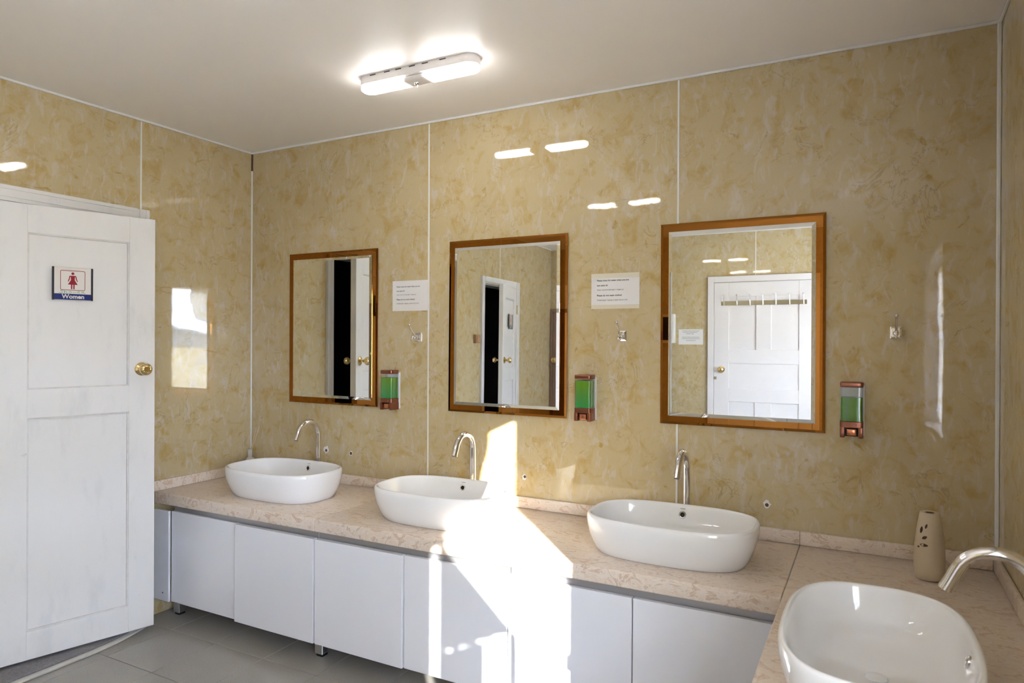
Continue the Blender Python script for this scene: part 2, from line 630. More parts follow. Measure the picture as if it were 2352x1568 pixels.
# ceiling cove strips
for i, (x0, x1, y0, y1) in enumerate([(0, W, -0.010, 0), (0, 0.010, -D, -0.010), (W - 0.010, W, -D, -0.010), (0.01, W - 0.01, -D, -D + 0.010)]):
    tag(MB().box(x0, x1, y0, y1, H - 0.010, H, 0.002, 1).build('trim_%d' % (i + 1), M_STRIP, smooth=False), kind='structure')

# back wall (the mirror wall)
wb = tag(MB().box(-0.15, W + 0.15, 0.010, 0.14, -0.05, H + 0.05).build('wall_back', M_PLASTER, smooth=False), kind='structure')
SEAMS = [0.0, 1.2099, 2.413, W]
for a, b in zip(SEAMS, SEAMS[1:]):
    MB().box(a + 0.002, b - 0.002, 0.0, 0.010, 0, H).build('wall_panel', M_WALL, wb, smooth=False)
for x in SEAMS[1:3]:
    MB().box(x - 0.004, x + 0.004, -0.002, 0.006, 0, H - 0.01, 0.001, 1).build('seam_strip', M_STRIP, wb, smooth=False)
MB().box(0, 0.008, -0.008, 0, 0, 2.297, 0.002, 1).build('corner_strip', M_STRIP, wb, smooth=False)
MB().box(0, 0.007, -0.007, 0, 2.297, H - 0.01).build('corner_gap', M_GAP, wb, smooth=False)
MB().box(W - 0.012, W, -0.012, 0, 0, H - 0.01, 0.003, 2).build('corner_strip', M_STRIP, wb, smooth=False)

# left wall with two shower doors
D1 = (-1.29, -0.69, 0, 1.905)
D2 = (-3.24, -2.64, 0, 1.905)
wl_m = MB()
slab_cells(wl_m, 'x', -0.14, -0.010, -D - 0.15, 0.15, -0.05, H + 0.05, [(D1[0], D1[1], -0.05, D1[3]), (D2[0], D2[1], -0.05, D2[3])])
wl = tag(wl_m.build('wall_left', M_PLASTER, smooth=False), kind='structure')
LS = [-D, -2.93, -1.83, -0.660, 0.0]
for a, b in zip(LS, LS[1:]):
    mb = MB()
    slab_cells(mb, 'x', -0.010, 0.0, a + 0.002, b - 0.002, 0, H, [h for h in (D1, D2) if h[0] < b and h[1] > a])
    mb.build('wall_panel', M_WALL, wl, smooth=False)
for y in LS[1:-1]:
    z0 = 1.97 if (D1[0] - 0.06 < y < D1[1] + 0.06 or D2[0] - 0.06 < y < D2[1] + 0.06) else 0
    MB().box(-0.006, 0.002, y - 0.004, y + 0.004, z0, H - 0.01, 0.001, 1).build('seam_strip', M_STRIP, wl, smooth=False)

# right wall with the window
WIN = (-3.62, -2.022, 0.70, 1.95)
wr_m = MB()
slab_cells(wr_m, 'x', W + 0.010, W + 0.22, -D - 0.15, 0.15, -0.05, H + 0.05, [WIN])
wr = tag(wr_m.build('wall_right', M_PLASTER, smooth=False), kind='structure')
RS = [-D, -3.70, -1.83, 0.0]
for a, b in zip(RS, RS[1:]):
    mb = MB()
    slab_cells(mb, 'x', W, W + 0.010, a + 0.002, b - 0.002, 0, H, [WIN] if (WIN[0] < b and WIN[1] > a) else [])
    mb.build('wall_panel', M_WALL, wr, smooth=False)
for y in RS[1:-1]:
    MB().box(W - 0.002, W + 0.006, y - 0.004, y + 0.004, 0, H - 0.01, 0.001, 1).build('seam_strip', M_STRIP, wr, smooth=False)

# rear wall
we = tag(MB().box(-0.15, W + 0.15, -D - 0.14, -D - 0.010, -0.05, H + 0.05).build('wall_rear', M_PLASTER, smooth=False), kind='structure')
ES = [0.0, 0.93, 2.125, W]
for a, b in zip(ES, ES[1:]):
    MB().box(a + 0.002, b - 0.002, -D - 0.010, -D, 0, H).build('wall_panel', M_WALL, we, smooth=False)
for x, z0 in ((0.93, 0), (2.125, 1.98)):
    MB().box(x - 0.004, x + 0.004, -D - 0.006, -D + 0.002, z0, H - 0.01, 0.001, 1).build('seam_strip', M_STRIP, we, smooth=False)

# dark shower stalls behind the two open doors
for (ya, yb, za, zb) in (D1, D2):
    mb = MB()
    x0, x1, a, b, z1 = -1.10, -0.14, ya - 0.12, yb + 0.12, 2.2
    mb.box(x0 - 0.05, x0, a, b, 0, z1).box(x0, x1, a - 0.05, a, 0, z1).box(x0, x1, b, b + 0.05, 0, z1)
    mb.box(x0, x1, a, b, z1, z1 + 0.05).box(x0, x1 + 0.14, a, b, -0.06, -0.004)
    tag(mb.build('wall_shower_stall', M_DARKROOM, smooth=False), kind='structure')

# ------------------------------------------------------------------ window, curtain, outdoors
wn1 = thing('window_1', (W, (WIN[0] + WIN[1]) / 2, WIN[2]), kind='structure')
X0, X1 = W + 0.125, W + 0.175
y0, y1, z0, z1 = WIN
fr_t = 0.05
YM0, YM1 = -2.93, -2.85          # mullion between the sashes; the far sash is added to brighten the room
for nm, bx_ in (('frame_jamb', (y0, y0 + fr_t, z0, z1)), ('frame_jamb', (y1 - fr_t, y1, z0, z1)), ('mullion', (YM0, YM1, z0 + fr_t, z1 - fr_t)), ('frame_sill', (y0 + fr_t, y1 - fr_t, z0, z0 + fr_t)), ('frame_head', (y0 + fr_t, y1 - fr_t, z1 - fr_t, z1))):
    MB().box(X0, X1, bx_[0], bx_[1], bx_[2], bx_[3], 0.004).build(nm, M_WHITE_PL, wn1, world=True, smooth=False)
for ya_, yb_ in ((y0 + fr_t, YM0), (YM1, y1 - fr_t)):
    MB().box(W + 0.147, W + 0.153, ya_, yb_, z0 + fr_t, z1 - fr_t).build('pane', M_PANE, wn1, world=True, smooth=False)
for nm, b_ in (('reveal', (W, X0, y0 - 0.001, y0 + 0.004, z0, z1)), ('reveal', (W, X0, y1 - 0.004, y1 + 0.001, z0, z1)), ('reveal', (W, X0, y0, y1, z1 - 0.004, z1 + 0.001))):
    MB().box(*b_).build(nm, M_PLASTER, wn1, world=True, smooth=False)
MB().box(W - 0.015, X0, y0 + 0.005, y1 - 0.005, z0 + 0.001, z0 + 0.022, 0.004).build('sill_board', M_WHITE_PL, wn1, world=True, smooth=False)


def curtain_sheet(edge, back_edge, zs, x0, amp, ncol=40, pleat=60.0):
    """pleated cloth between two edges y(z); hangs just inside the window"""
    mb = MB()
    bm = mb.bm
    rows = []
    for z in zs:
        a, b = back_edge(z), edge(z)
        rows.append([bm.verts.new((x0 + amp * math.sin(k / ncol * pleat * 0.5) * min(1, (b - a) / 0.3), a + (b - a) * k / ncol, z)) for k in range(ncol + 1)])
    for p, q in zip(rows, rows[1:]):
        for k in range(ncol):
            bm.faces.new((p[k], p[k + 1], q[k + 1], q[k]))
    return mb


def interp(tab):
    def f(z):
        for (za, ya), (zb, yb) in zip(tab, tab[1:]):
            if za >= z >= zb:
                return ya + (yb - ya) * (za - z) / max(1e-9, za - zb)
        return tab[-1][1] if z < tab[-1][0] else tab[0][1]
    return f


CX, DY, DZ = 3.565, -0.153, 0.063      # cloth hangs inside the deep reveal
cur = thing('curtain', (CX, -2.70, 0.76), label='pale cloth curtain tied back at the right wall window', cat='curtain')
e_up = interp([(1.86, -2.145), (1.78, -2.116), (1.72, -2.122), (1.65, -2.155), (1.56, -2.175), (1.50, -2.22), (1.46, -2.40), (1.43, -2.56)])
e_lo = interp([(1.41, -2.555), (1.38, -2.54), (1.20, -2.385), (1.0, -2.215), (0.97, -2.20), (0.6, -2.197)])
zu = [1.86 - 0.43 * i / 40 for i in range(41)]
zl1 = [1.41 - 0.41 * i / 20 for i in range(21)]
zl2 = [1.0 - 0.32 * i / 12 for i in range(13)]


def drape(edge, back, zs, amp, ncol=40):
    o = curtain_sheet(edge, back, zs, 0.0, amp, ncol).build('drape', M_CURTAIN, cur)
    o.data.transform(Matrix.Translation((0, DY - cur.location.y, DZ - cur.location.z)))


drape(e_up, lambda z: -2.622, zu, 0.010)
drape(e_lo, lambda z: -2.585, zl1, 0.008)
drape(lambda z: -2.345, lambda z: -2.585, zl2, 0.008, 20)
drape(e_lo, lambda z: -2.245, zl2, 0.003, 8)
MB().box(CX - 0.012, CX + 0.012, -2.775, -2.705, 1.471, 1.495, 0.004).build('tie_band', M_CURTAIN, cur, world=True)
rod = thing('curtain_rod', (CX, -2.81, 1.935), label='thin nickel curtain rod inside the right wall window reveal', cat='rod')
MB().tube([(CX, y0 + 0.005, 1.936), (CX, y1 - 0.005, 1.936)], 0.007).build('tube', M_NICKEL, rod, world=True)
for y in (y0 + 0.008, y1 - 0.008):
    MB().lathe([(0.0005, -0.003), (0.014, -0.003), (0.014, 0.003), (0.0005, 0.003)], 16, Matrix.Translation((CX, y, 1.936)) @ Matrix.Rotation(PI / 2, 4, 'X'), cap=False).build('end_cap', M_NICKEL, rod, world=True)
added_curtain = thing('curtain', (CX, -3.19, 0.74), label='pale cloth curtain added with the far half of the right wall window to diffuse daylight', cat='curtain')
curtain_sheet(lambda z: -2.7775, lambda z: -3.605, [1.925 - 1.185 * i / 30 for i in range(31)], CX, 0.010, 90, 130.0).build('drape', M_CURTAIN, added_curtain, world=True)  # added translucent sheet, lets extra diffuse daylight in without a sun patch

# field and hills seen through the window
gm = MB()
bm = gm.bm
n = 24
vv = [[bm.verts.new((W + 0.2 + 180 * (i / n) ** 2, -150 + 300 * j / n, -0.25 + 0.4 * math.sin(i * 1.3 + j) * (i / n))) for j in range(n + 1)] for i in range(n + 1)]
for i in range(n):
    for j in range(n):
        bm.faces.new((vv[i][j], vv[i + 1][j], vv[i + 1][j + 1], vv[i][j + 1]))
tag(gm.build('ground', M_GRASS), kind='structure')
for k, (dist, hh, ph) in enumerate(((120, 9, 0.3), (165, 17, 1.7))):
    hm = MB()
    bm = hm.bm
    rows = []
    for i in range(9):
        t = i / 8
        rows.append([bm.verts.new((dist + 40 * (t - 0.5), -230 + 460 * j / 60, -1 + math.sin(PI * t) * hh * (0.6 + 0.25 * math.sin(j * 0.23 + ph) + 0.15 * math.sin(j * 0.61 + 2 * ph)))) for j in range(61)])
    for a, b in zip(rows, rows[1:]):
        for j in range(60):
            bm.faces.new((a[j], b[j], b[j + 1], a[j + 1]))
    tag(hm.build('hill', M_HILL), kind='structure')

# ------------------------------------------------------------------ doors
def knob(mat, parent, x, y, z, sgn):
    """round knob on a leaf lying in the xz plane; sgn=-1 points to -y"""
    mb = MB()
    prof = [(0.0005, 0), (0.030, 0), (0.030, 0.004), (0.022, 0.010), (0.011, 0.014), (0.0105, 0.030), (0.018, 0.036), (0.0265, 0.046), (0.0275, 0.055), (0.024, 0.063), (0.013, 0.067), (0.0115, 0.0645), (0.0005, 0.064)]
    M_ = Matrix.Translation((x, y, z)) @ Matrix.Rotation(PI / 2 * (1 if sgn < 0 else -1), 4, 'X')
    mb.lathe(prof, 24, M_, cap=False)
    return mb.build('knob', mat, parent, ang=50)


def shower_door(name, opening, open_deg, hinge_y):
    """door_n on the left wall: casing fixed to the wall, leaf swung into the room.
    Leaf local frame: x along the leaf from the hinge, -y = room face, z up."""
    ya, yb, _, zt = opening
    root = thing(name, (0, (ya + yb) / 2, 0), kind='structure')
    cw = 0.062
    # moulded casing: three stepped strips per board, in one mesh per board
    def casing(a0, a1, b0, b1, vertical):
        mb = MB()
        n = 4
        for k in range(n):
            t0, t1 = k / n, (k + 1) / n
            th = (0.020, 0.014, 0.016, 0.010)[k]
            if vertical:
                mb.box(0, th, a0 + (a1 - a0) * t0, a0 + (a1 - a0) * t1 if a1 > a0 else a0 + (a1 - a0) * t1, b0, b1) if a1 > a0 else mb.box(0, th, a0 + (a1 - a0) * t1, a0 + (a1 - a0) * t0, b0, b1)
            else:
                mb.box(0, th, a0, a1, b1 + (b0 - b1) * t1, b1 + (b0 - b1) * t0)
        mb.build('casing', M_DOOR, root, world=True, smooth=False)
    casing(yb + cw, yb, 0, zt + cw, True)
    casing(ya - cw, ya, 0, zt + cw, True)
    casing(ya, yb, zt, zt + cw, False)
    for a, b in ((ya - 0.0, ya + 0.012), (yb - 0.012, yb)):
        MB().box(-0.14, 0, a, b, 0, zt).build('jamb_lining', M_DOOR, root, world=True, smooth=False)
    MB().box(-0.14, 0, ya + 0.012, yb - 0.012, zt - 0.012, zt).build('jamb_lining', M_DOOR, root, world=True, smooth=False)
    # leaf
    wl_, hl, zb = 0.595, 1.865, 0.032
    lf = MB().box(0.06, wl_ - 0.06, -0.006, 0.006, 0.06, hl - 0.06).build('leaf', M_DOOR, root, smooth=False)
    lf.location = (0.004, hinge_y - root.location.y, zb)
    lf.rotation_euler = (0, 0, PI / 2 - math.radians(open_deg))
    t = 0.019
    sw = 0.108
    st_r = 0.108
    for a, b in ((0, st_r), (wl_ - sw, wl_)):
        MB().box(a, b, -t, t, 0, hl, 0.0012, 1).build('stile', M_DOOR, lf, smooth=False)
    rails = [(0.0005, 0.115), (0.990, 1.106), (1.750, hl - 0.0005)]
    for a, b in rails:
        MB().box(st_r, wl_ - sw, -t + 0.0003, t - 0.0003, a, b).build('rail', M_DOOR, lf, smooth=False)
    # thin bead round each panel
    for a, b in ((0.115, 0.990), (1.106, 1.750)):
        mb = MB()
        for s_ in (-1, 1):
            yA, yB = (-t + 0.004, -0.006) if s_ < 0 else (0.006, t - 0.004)
            mb.box(st_r, st_r + 0.006, yA, yB, a, b).box(wl_ - sw - 0.006, wl_ - sw, yA, yB, a, b)
            mb.box(st_r, wl_ - sw, yA, yB, a, a + 0.006).box(st_r, wl_ - sw, yA, yB, b - 0.006, b)
        mb.build('panel_bead', M_BEAD, lf, smooth=False)
    knob(M_BRASS, lf, wl_ - 0.056, -t, 1.212 - zb, -1)
    knob(M_BRASS, lf, wl_ - 0.056, t, 1.212 - zb, 1)
    for z in (0.2, 1.62):
        MB().tube([(-0.002, -t - 0.004, z), (-0.002, -t - 0.004, z + 0.09)], 0.006, 10).build('hinge', M_BRASS, lf)
    return root, lf


d1, leaf1 = shower_door('door_1', D1, 15.4, -1.277)
d2, leaf2 = shower_door('door_2', D2, 16.0, -3.227)


def door_sign(label, leaf_loc, leaf_rot, u, z, w=0.167, h=0.137):
    """plate lying on the room face of a leaf; u = distance from hinge to plate centre"""
    ca, sa = math.cos(leaf_rot), math.sin(leaf_rot)
    t = 0.0205
    # room face is local -y of the leaf
    px = leaf_loc[0] + ca * u + sa * t
    py = leaf_loc[1] + sa * u - ca * t
    s = thing('door_sign', (px, py, z), leaf_rot, label, 'sign')
    MB().box(-w / 2 + 0.006, w / 2 - 0.006, -0.003, 0, 0, h, 0.0006, 1).build('plate', M_SIGN, s, smooth=False)
    MB().box(-w / 2 + 0.006, w / 2 - 0.006, -0.0036, -0.003, 0.001, 0.026).build('name_band', M_NAVY, s, smooth=False)
    for a in (-w / 2, w / 2 - 0.007):
        MB().box(a, a + 0.007, -0.007, 0, -0.001, h + 0.001, 0.001, 1).build('side_rail', M_SBLACK, s, smooth=False)
    # rounded square outline
    cx, cz, fw_, fh, lw = 0.0, 0.083, 0.092, 0.084, 0.0022
    o = rrect(fw_, fh, 0.006, 4, cx, cz)
    i = rrect(fw_ - 2 * lw, fh - 2 * lw, 0.004, 4, cx, cz)
    mb = MB()
    for k in range(len(o)):
        j = (k + 1) % len(o)
        mb.poly([(o[k][0], -0.0034, o[k][1]), (o[j][0], -0.0034, o[j][1]), (i[j][0], -0.0034, i[j][1]), (i[k][0], -0.0034, i[k][1])])
    mb.build('outline', M_RED, s, smooth=False)
    # woman pictogram
    fg = MB()
    y_ = -0.0034
    hz = cz + 0.029
    fg.poly([(0.0056 * math.cos(2 * PI * k / 20), y_, hz + 0.0056 * math.sin(2 * PI * k / 20)) for k in range(20)])
    dress = [(-0.008, 0.0195), (0.008, 0.0195), (0.0075, 0.010), (0.0068, 0.002), (0.018, -0.018), (-0.018, -0.018), (-0.0068, 0.002), (-0.0075, 0.010)]
    fg.poly([(a, y_, cz + b) for a, b in reversed(dress)])
    for sx in (-1, 1):
        arm = [(0.007, 0.0205), (0.011, 0.0195), (0.0135, 0.016), (0.0145, 0.008), (0.0185, -0.004), (0.0163, -0.006), (0.0110, 0.005), (0.0098, 0.014), (0.007, 0.0165)]
        pts = [(sx * a, y_, cz + b) for a, b in arm]
        fg.poly(pts if sx > 0 else list(reversed(pts)))
        leg = [(0.0018, -0.0175), (0.0068, -0.0175), (0.0068, -0.036), (0.0056, -0.0372), (0.0030, -0.0372), (0.0018, -0.036)]
        pts = [(sx * a, y_, cz + b) for a, b in leg]
        fg.poly(pts if sx > 0 else list(reversed(pts)))
    fg.build('figure', M_RED, s, smooth=False)
    text_obj('lettering', 'Women', M_SIGN, s, 0.083, -0.041, -0.0042, 0.0065, bold=0.03)
    # hand written word under the outline
    HW = {'S': [[(1, .95), (.5, 1), (.1, .8), (.5, .55), (.9, .3), (.5, .02), (-.2, .1)]],
          'h': [[(0, 1), (.05, 0), (.2, .5), (.6, .6), (.75, 0)]],
          'O': [[(.5, .8), (.05, .5), (.2, .05), (.75, .1), (.85, .6), (.4, .85)]],
          'w': [[(0, .65), (.2, .05), (.5, .5), (.8, .05), (1, .6)]],
          'E': [[(.9, .9), (.15, .8), (.1, .1), (.9, .05)], [(.15, .5), (.8, .5)]],
          'R': [[(.1, 0), (.15, .95), (.8, .8), (.7, .5), (.2, .45), (1.2, .05)]]}
    mb = MB()
    xx = -0.047
    for ch in 'ShOwER':
        for st in HW[ch]:
            mb.tube([(xx + a * 0.0125, -0.0034, 0.0285 + b * 0.0115) for a, b in st], 0.0009, 5)
        xx += 0.0158
    mb.build('handwriting', M_GREEN_INK, s, smooth=False)
    return s


def leaf_world(root, leaf):
    return (root.location.x + leaf.location.x, root.location.y + leaf.location.y), leaf.rotation_euler[2]


lw1 = leaf_world(d1, leaf1)
door_sign('white and navy women shower sign on the foreground white door', lw1[0], lw1[1], 0.266, 1.512, 0.150)
lw2 = leaf_world(d2, leaf2)
door_sign('women shower sign on the door reflected in the middle mirror', lw2[0], lw2[1], 0.29, 1.50, 0.150)

# grey felt mat under the first door
mt = thing('door_mat', (0.0, -1.05, 0.0), label='grey felt mat with a pale edge under the white shower door', cat='mat')
pts = [(-0.10, -0.33), (0.168, -0.33), (0.171, -0.10), (0.170, 0.08), (0.160, 0.18), (0.140, 0.26), (0.118, 0.33), (0.095, 0.378), (0.065, 0.395), (0.03, 0.398), (-0.10, 0.398)]
MB().prism(pts, 0.0005, 0.010, 0.003).build('edge_binding', M_MAT_EDGE, mt)
c_ = Vector((0.0, 0.03))
pts2 = [(p[0] - 0.024 if p[0] > 0.05 else p[0] * 0.6, p[1] - 0.020 if p[1] > 0.3 else p[1]) for p in pts]
MB().prism(pts2, 0.010, 0.021, 0.005).build('felt', M_MAT, mt)

# rear wall doors
def panel_door(name, x0, x1, zt, mat, casing_mat, panels, y=-D, cw=0.058, knob_x=None, knob_z=1.08):
    root = thing(name, ((x0 + x1) / 2, y, 0), kind='structure')
    for a, b, c, d in ((x0 - cw, x0, 0, zt + cw), (x1, x1 + cw, 0, zt + cw), (x0, x1, zt, zt + cw)):
        MB().box(a, b, y, y + 0.022, c, d, 0.003).build('casing', casing_mat, root, world=True, smooth=False)
    lf = MB().box(x0 + 0.05, x1 - 0.05, y + 0.001, y + 0.006, 0.05, zt - 0.05).build('leaf', mat, root, world=True, smooth=False)
    ox = Vector(root.location)
    # rails and stiles as cells of a grid around the panel rectangles
    us = sorted({x0 + 0.003, x1 - 0.003, *[p[0] for p in panels], *[p[1] for p in panels]})
    def piece(nm, a, b, c, d):
        MB().box(a - ox.x, b - ox.x, 0.001, 0.016, c, d, 0.0025, 2).build(nm, mat, lf, smooth=False)
    pl = min(p[0] for p in panels); pr = max(p[1] for p in panels)
    piece('stile', x0 + 0.003, pl, 0.01, zt - 0.003)
    piece('stile', pr, x1 - 0.003, 0.01, zt - 0.003)
    bands = sorted({(p[2], p[3]) for p in panels})
    zprev = 0.01
    for (c, d) in bands:
        piece('rail', pl, pr, zprev, c)
        row = sorted([p for p in panels if (p[2], p[3]) == (c, d)])
        for p, q in zip(row, row[1:]):
            piece('mullion', p[1], q[0], c, d)
        zprev = d
    piece('rail', pl, pr, zprev, zt - 0.003)
    if knob_x:
        mb = MB()
        prof = [(0.0005, 0), (0.032, 0), (0.032, 0.006), (0.016, 0.012), (0.016, 0.03), (0.026, 0.042), (0.027, 0.056), (0.016, 0.062), (0.012, 0.060), (0.0005, 0.060)]
        mb.lathe(prof, 20, Matrix.Translation((knob_x - ox.x, 0.016, knob_z)) @ Matrix.Rotation(-PI / 2, 4, 'X'), cap=False)
        mb.build('knob', M_BRASS, lf, ang=50)
    return root, lf


d3, leaf3 = panel_door('door_3', 1.744, 2.622, 1.918, M_DOOR2, M_DOOR2,
                       [(1.890, 2.132, 1.272, 1.78), (2.268, 2.505, 1.272, 1.78), (1.887, 2.506, 0.905, 1.140), (1.884, 2.121, 0.12, 0.776), (2.270, 2.507, 0.12, 0.776)],
                       knob_x=1.817)
MB().box(1.745 - 2.183, 1.772 - 2.183, 0.016, 0.022, 0.985, 1.012, 0.002).build('latch_plate', M_NICKEL, d3, smooth=False)
d4, leaf4 = panel_door('door_4', 0.035, 0.50, 1.72, M_BROWN, M_BROWN, [(0.12, 0.41, 0.2, 0.8), (0.12, 0.41, 0.95, 1.6)], cw=0.03, knob_x=0.07, knob_z=1.2)

# coat hook rack on the rear door
rk = thing('hook_rack', (2.193, -D + 0.0165, 1.694), label='nickel seven-hook coat rack on the white rear door seen in the right mirror', cat='rack')
MB().box(-0.38, 0.38, 0, 0.004, 0, 0.042, 0.001, 1).build('bar', M_NICKEL, rk, smooth=False)
for x in (1.838, 1.961, 2.079, 2.195, 2.309, 2.428, 2.547):
    u = x - 2.193
    MB().tube([(u, 0.004, 0.002), (u, 0.012, 0.005), (u, 0.016, 0.03), (u, 0.026, 0.06), (u, 0.036, 0.092)], [0.005, 0.0045, 0.004, 0.004, 0.004], 8).ball((u, 0.036, 0.097), 0.008, 10).build('hook', M_CHROME, rk)

# notice, electric box on the rear wall
nt_ = thing('paper_notice', (1.52, -D, 1.318), label='white printed notice beside the rear door, seen in the right mirror', cat='notice')
MB().box(-0.12, 0.12, 0, 0.001, 0, 0.150).build('sheet', M_PAPER, nt_, smooth=False)
mb = MB()
for k, (z, a, b) in enumerate([(0.132, -0.085, 0.085), (0.118, -0.075, 0.06), (0.103, -0.045, 0.03), (0.070, -0.085, 0.085), (0.056, -0.09, 0.09), (0.038, -0.045, 0.045)]):
    x = a
    while x < b:
        w_ = random.uniform(0.008, 0.02)
        mb.poly([(x, 0.0013, z), (x, 0.0013, z + 0.0045), (min(x + w_, b), 0.0013, z + 0.0045), (min(x + w_, b), 0.0013, z)])
        x += w_ + 0.004
tag(mb.build('printed_lines', M_INK_G, nt_, smooth=False), kind='stuff')
eb = thing('wall_cabinet_box', (1.235, -D, 1.33), label='dark framed box on the rear wall at the left edge of the right mirror', cat='box')
MB().box(-0.135, 0.135, 0, 0.075, 0, 0.29, 0.004).build('case', M_STRIP, eb, smooth=False)
MB().box(-0.105, 0.105, 0.075, 0.079, 0.03, 0.26, 0.001, 1).build('dark_front', M_SBLACK, eb, smooth=False)

# wooden switch box on the left wall
sb = thing('switch_box', (0, -2.50, 1.36), label='small tan wooden switch box left of the door in the middle mirror', cat='switch')
MB().box(0, 0.028, -0.04, 0.04, 0, 0.075, 0.003).build('box', M_WOOD, sb, smooth=False)
MB().box(0.028, 0.034, -0.028, 0.028, 0.012, 0.063, 0.002).build('rocker', M_WOOD, sb, smooth=False)

# ------------------------------------------------------------------ ceiling lamps
def make_lamp(label):
    t = thing('ceiling_lamp', (1.540, -0.548, H), 0.0, label, 'lamp', 'oblong ceiling lamps')
    L_, wd = 0.545, 0.084
    def stadium(a, b, w, left=True, right=True, n=10):
        pts = []
        r = w / 2
        if right:
            pts += [(b - r + r * math.cos(-PI / 2 + PI * k / n), r * math.sin(-PI / 2 + PI * k / n)) for k in range(n + 1)]
        else:
            pts += [(b, -r), (b, r)]
        if left:
            pts += [(a + r + r * math.cos(PI / 2 + PI * k / n), r * math.sin(PI / 2 + PI * k / n)) for k in range(n + 1)]
        else:
            pts += [(a, r), (a, -r)]
        return pts
    MB().prism(stadium(-L_ / 2, L_ / 2, wd), -0.032, 0.0, 0.003).build('housing', M_LAMPBODY, t)
    MB().prism(stadium(-L_ / 2 + 0.001, -0.045, wd - 0.010, True, False), -0.054, -0.032, 0.014, 4).build('diffuser', M_LAMP, t)
    MB().prism(stadium(0.045, L_ / 2 - 0.001, wd - 0.010, False, True), -0.054, -0.032, 0.014, 4).build('diffuser', M_LAMP, t)
    MB().prism(stadium(-0.056, 0.056, wd - 0.013, False, False), -0.0525, -0.032, 0.012, 3).build('centre_cover', M_LAMPBODY, t)
    MB().lathe([(0.0005, -0.064), (0.005, -0.0635), (0.0085, -0.059), (0.009, -0.054), (0.006, -0.050)], 16, Matrix.Translation((0, -0.012, -0.004)), cap=False).tube([(0.004, -0.012, -0.066), (0.004, -0.012, -0.076)], 0.0018, 6).build('pull_switch', M_CHROME, t)
    for x in (-0.19, -0.12, -0.065, 0.0, 0.06, 0.14):
        MB().box(x - 0.014, x + 0.014, -wd / 2 - 0.0006, -wd / 2 + 0.001, -0.006, -0.002).build('vent_slot', M_SLOT, t, smooth=False)
    return t


lampA = make_lamp('lit oblong ceiling lamp above the middle of the mirror wall')
lampB = dup(lampA, (1.475, -2.10, H), 0.0, 'lit oblong ceiling lamp further back, seen as the lower wall reflection')

# ------------------------------------------------------------------ counter and cabinets
def slab(label, x0, x1, y0, y1):
    t = thing('countertop', ((x0 + x1) / 2, (y0 + y1) / 2, 0.552), label=label, cat='counter', group='stone countertops')
    MB().box(x0, x1, y0, y1, 0.552, ZC, 0.005, 3).build('slab', M_COUNTER, t, world=True)
    return t


def splash(label, x0, x1, y0, y1):
    t = thing('backsplash', ((x0 + x1) / 2, (y0 + y1) / 2, ZC), label=label, cat='backsplash', group='stone backsplash strips')
    MB().box(x0, x1, y0, y1, ZC + 0.0008, 0.655, 0.003, 2).build('strip', M_COUNTER, t, world=True)
    return t


slab('pale swirled stone countertop under the leftmost basin', 0.001, 1.0560, -0.597, -0.001)
slab('long swirled stone countertop under the second and third basins', 1.0585, 2.8683, -0.597, -0.001)
slab('swirled stone countertop wing along the right wall with the nearest basin', 2.869, W - 0.001, -1.360, -0.001)
splash('low stone backsplash strip on the left wall beside the door edge', 0.001, 0.015, -0.597, -0.001)
splash('low stone backsplash strip on the mirror wall behind the leftmost basin', 0.016, 1.0575, -0.014, -0.001)
splash('long low stone backsplash strip on the mirror wall behind the second and third basins', 1.0585, 2.868, -0.014, -0.001)
splash('short low stone backsplash strip behind the beige vase', 2.869, W - 0.016, -0.014, -0.001)
splash('low stone backsplash strip on the right wall beside the nearest faucet', W - 0.015, W - 0.001, -1.360, -0.001)


def cabinet(label, x0, x1, doors, offs, legs):
    """unit on the back run: body, two doors, legs; doors = split positions, offs = how far each door stands proud"""
    t = thing('vanity_cabinet', ((x0 + x1) / 2, -0.30, 0), label=label, cat='cabinet', group='white vanity cabinets')
    zb, zt = 0.088, 0.551
    mb = MB()
    mb.box(x0 + 0.001, x0 + 0.017, -0.552, -0.03, zb, zt).box(x1 - 0.017, x1 - 0.001, -0.552, -0.03, zb, zt)
    mb.box(x0 + 0.017, x1 - 0.017, -0.552, -0.03, zb, zb + 0.016).box(x0 + 0.017, x1 - 0.017, -0.045, -0.03, zb, zt)
    mb.build('body', M_LACQ, t, world=True, smooth=False)
    MB().box(x0 + 0.001, x1 - 0.001, -0.560, -0.532, 0.510, 0.550, 0.002, 1).build('handle_channel', M_ALU_D, t, world=True, smooth=False)
    for (a, b), o in zip(zip(doors, doors[1:]), offs):
        MB().box(a + 0.0018, b - 0.0018, -0.574 - o, -0.5605 - o * 0.3, 0.083, 0.519, 0.002, 2).build('door', M_LACQ, t, world=True, smooth=False)
    for lx in legs:
        for ly in (-0.535, -0.12):
            lg = MB().box(lx, lx + 0.044, ly, ly + 0.044, 0.012, zb, 0.002, 1).build('leg', M_ALU, t, world=True, smooth=False)
            MB().box(lx + 0.006, lx + 0.038, ly + 0.006, ly + 0.038, 0.0005, 0.012).build('foot', M_BLACK, lg, world=False, smooth=False)
            f = lg.children[0]
            f.data.transform(Matrix.Translation(-t.location))
    return t


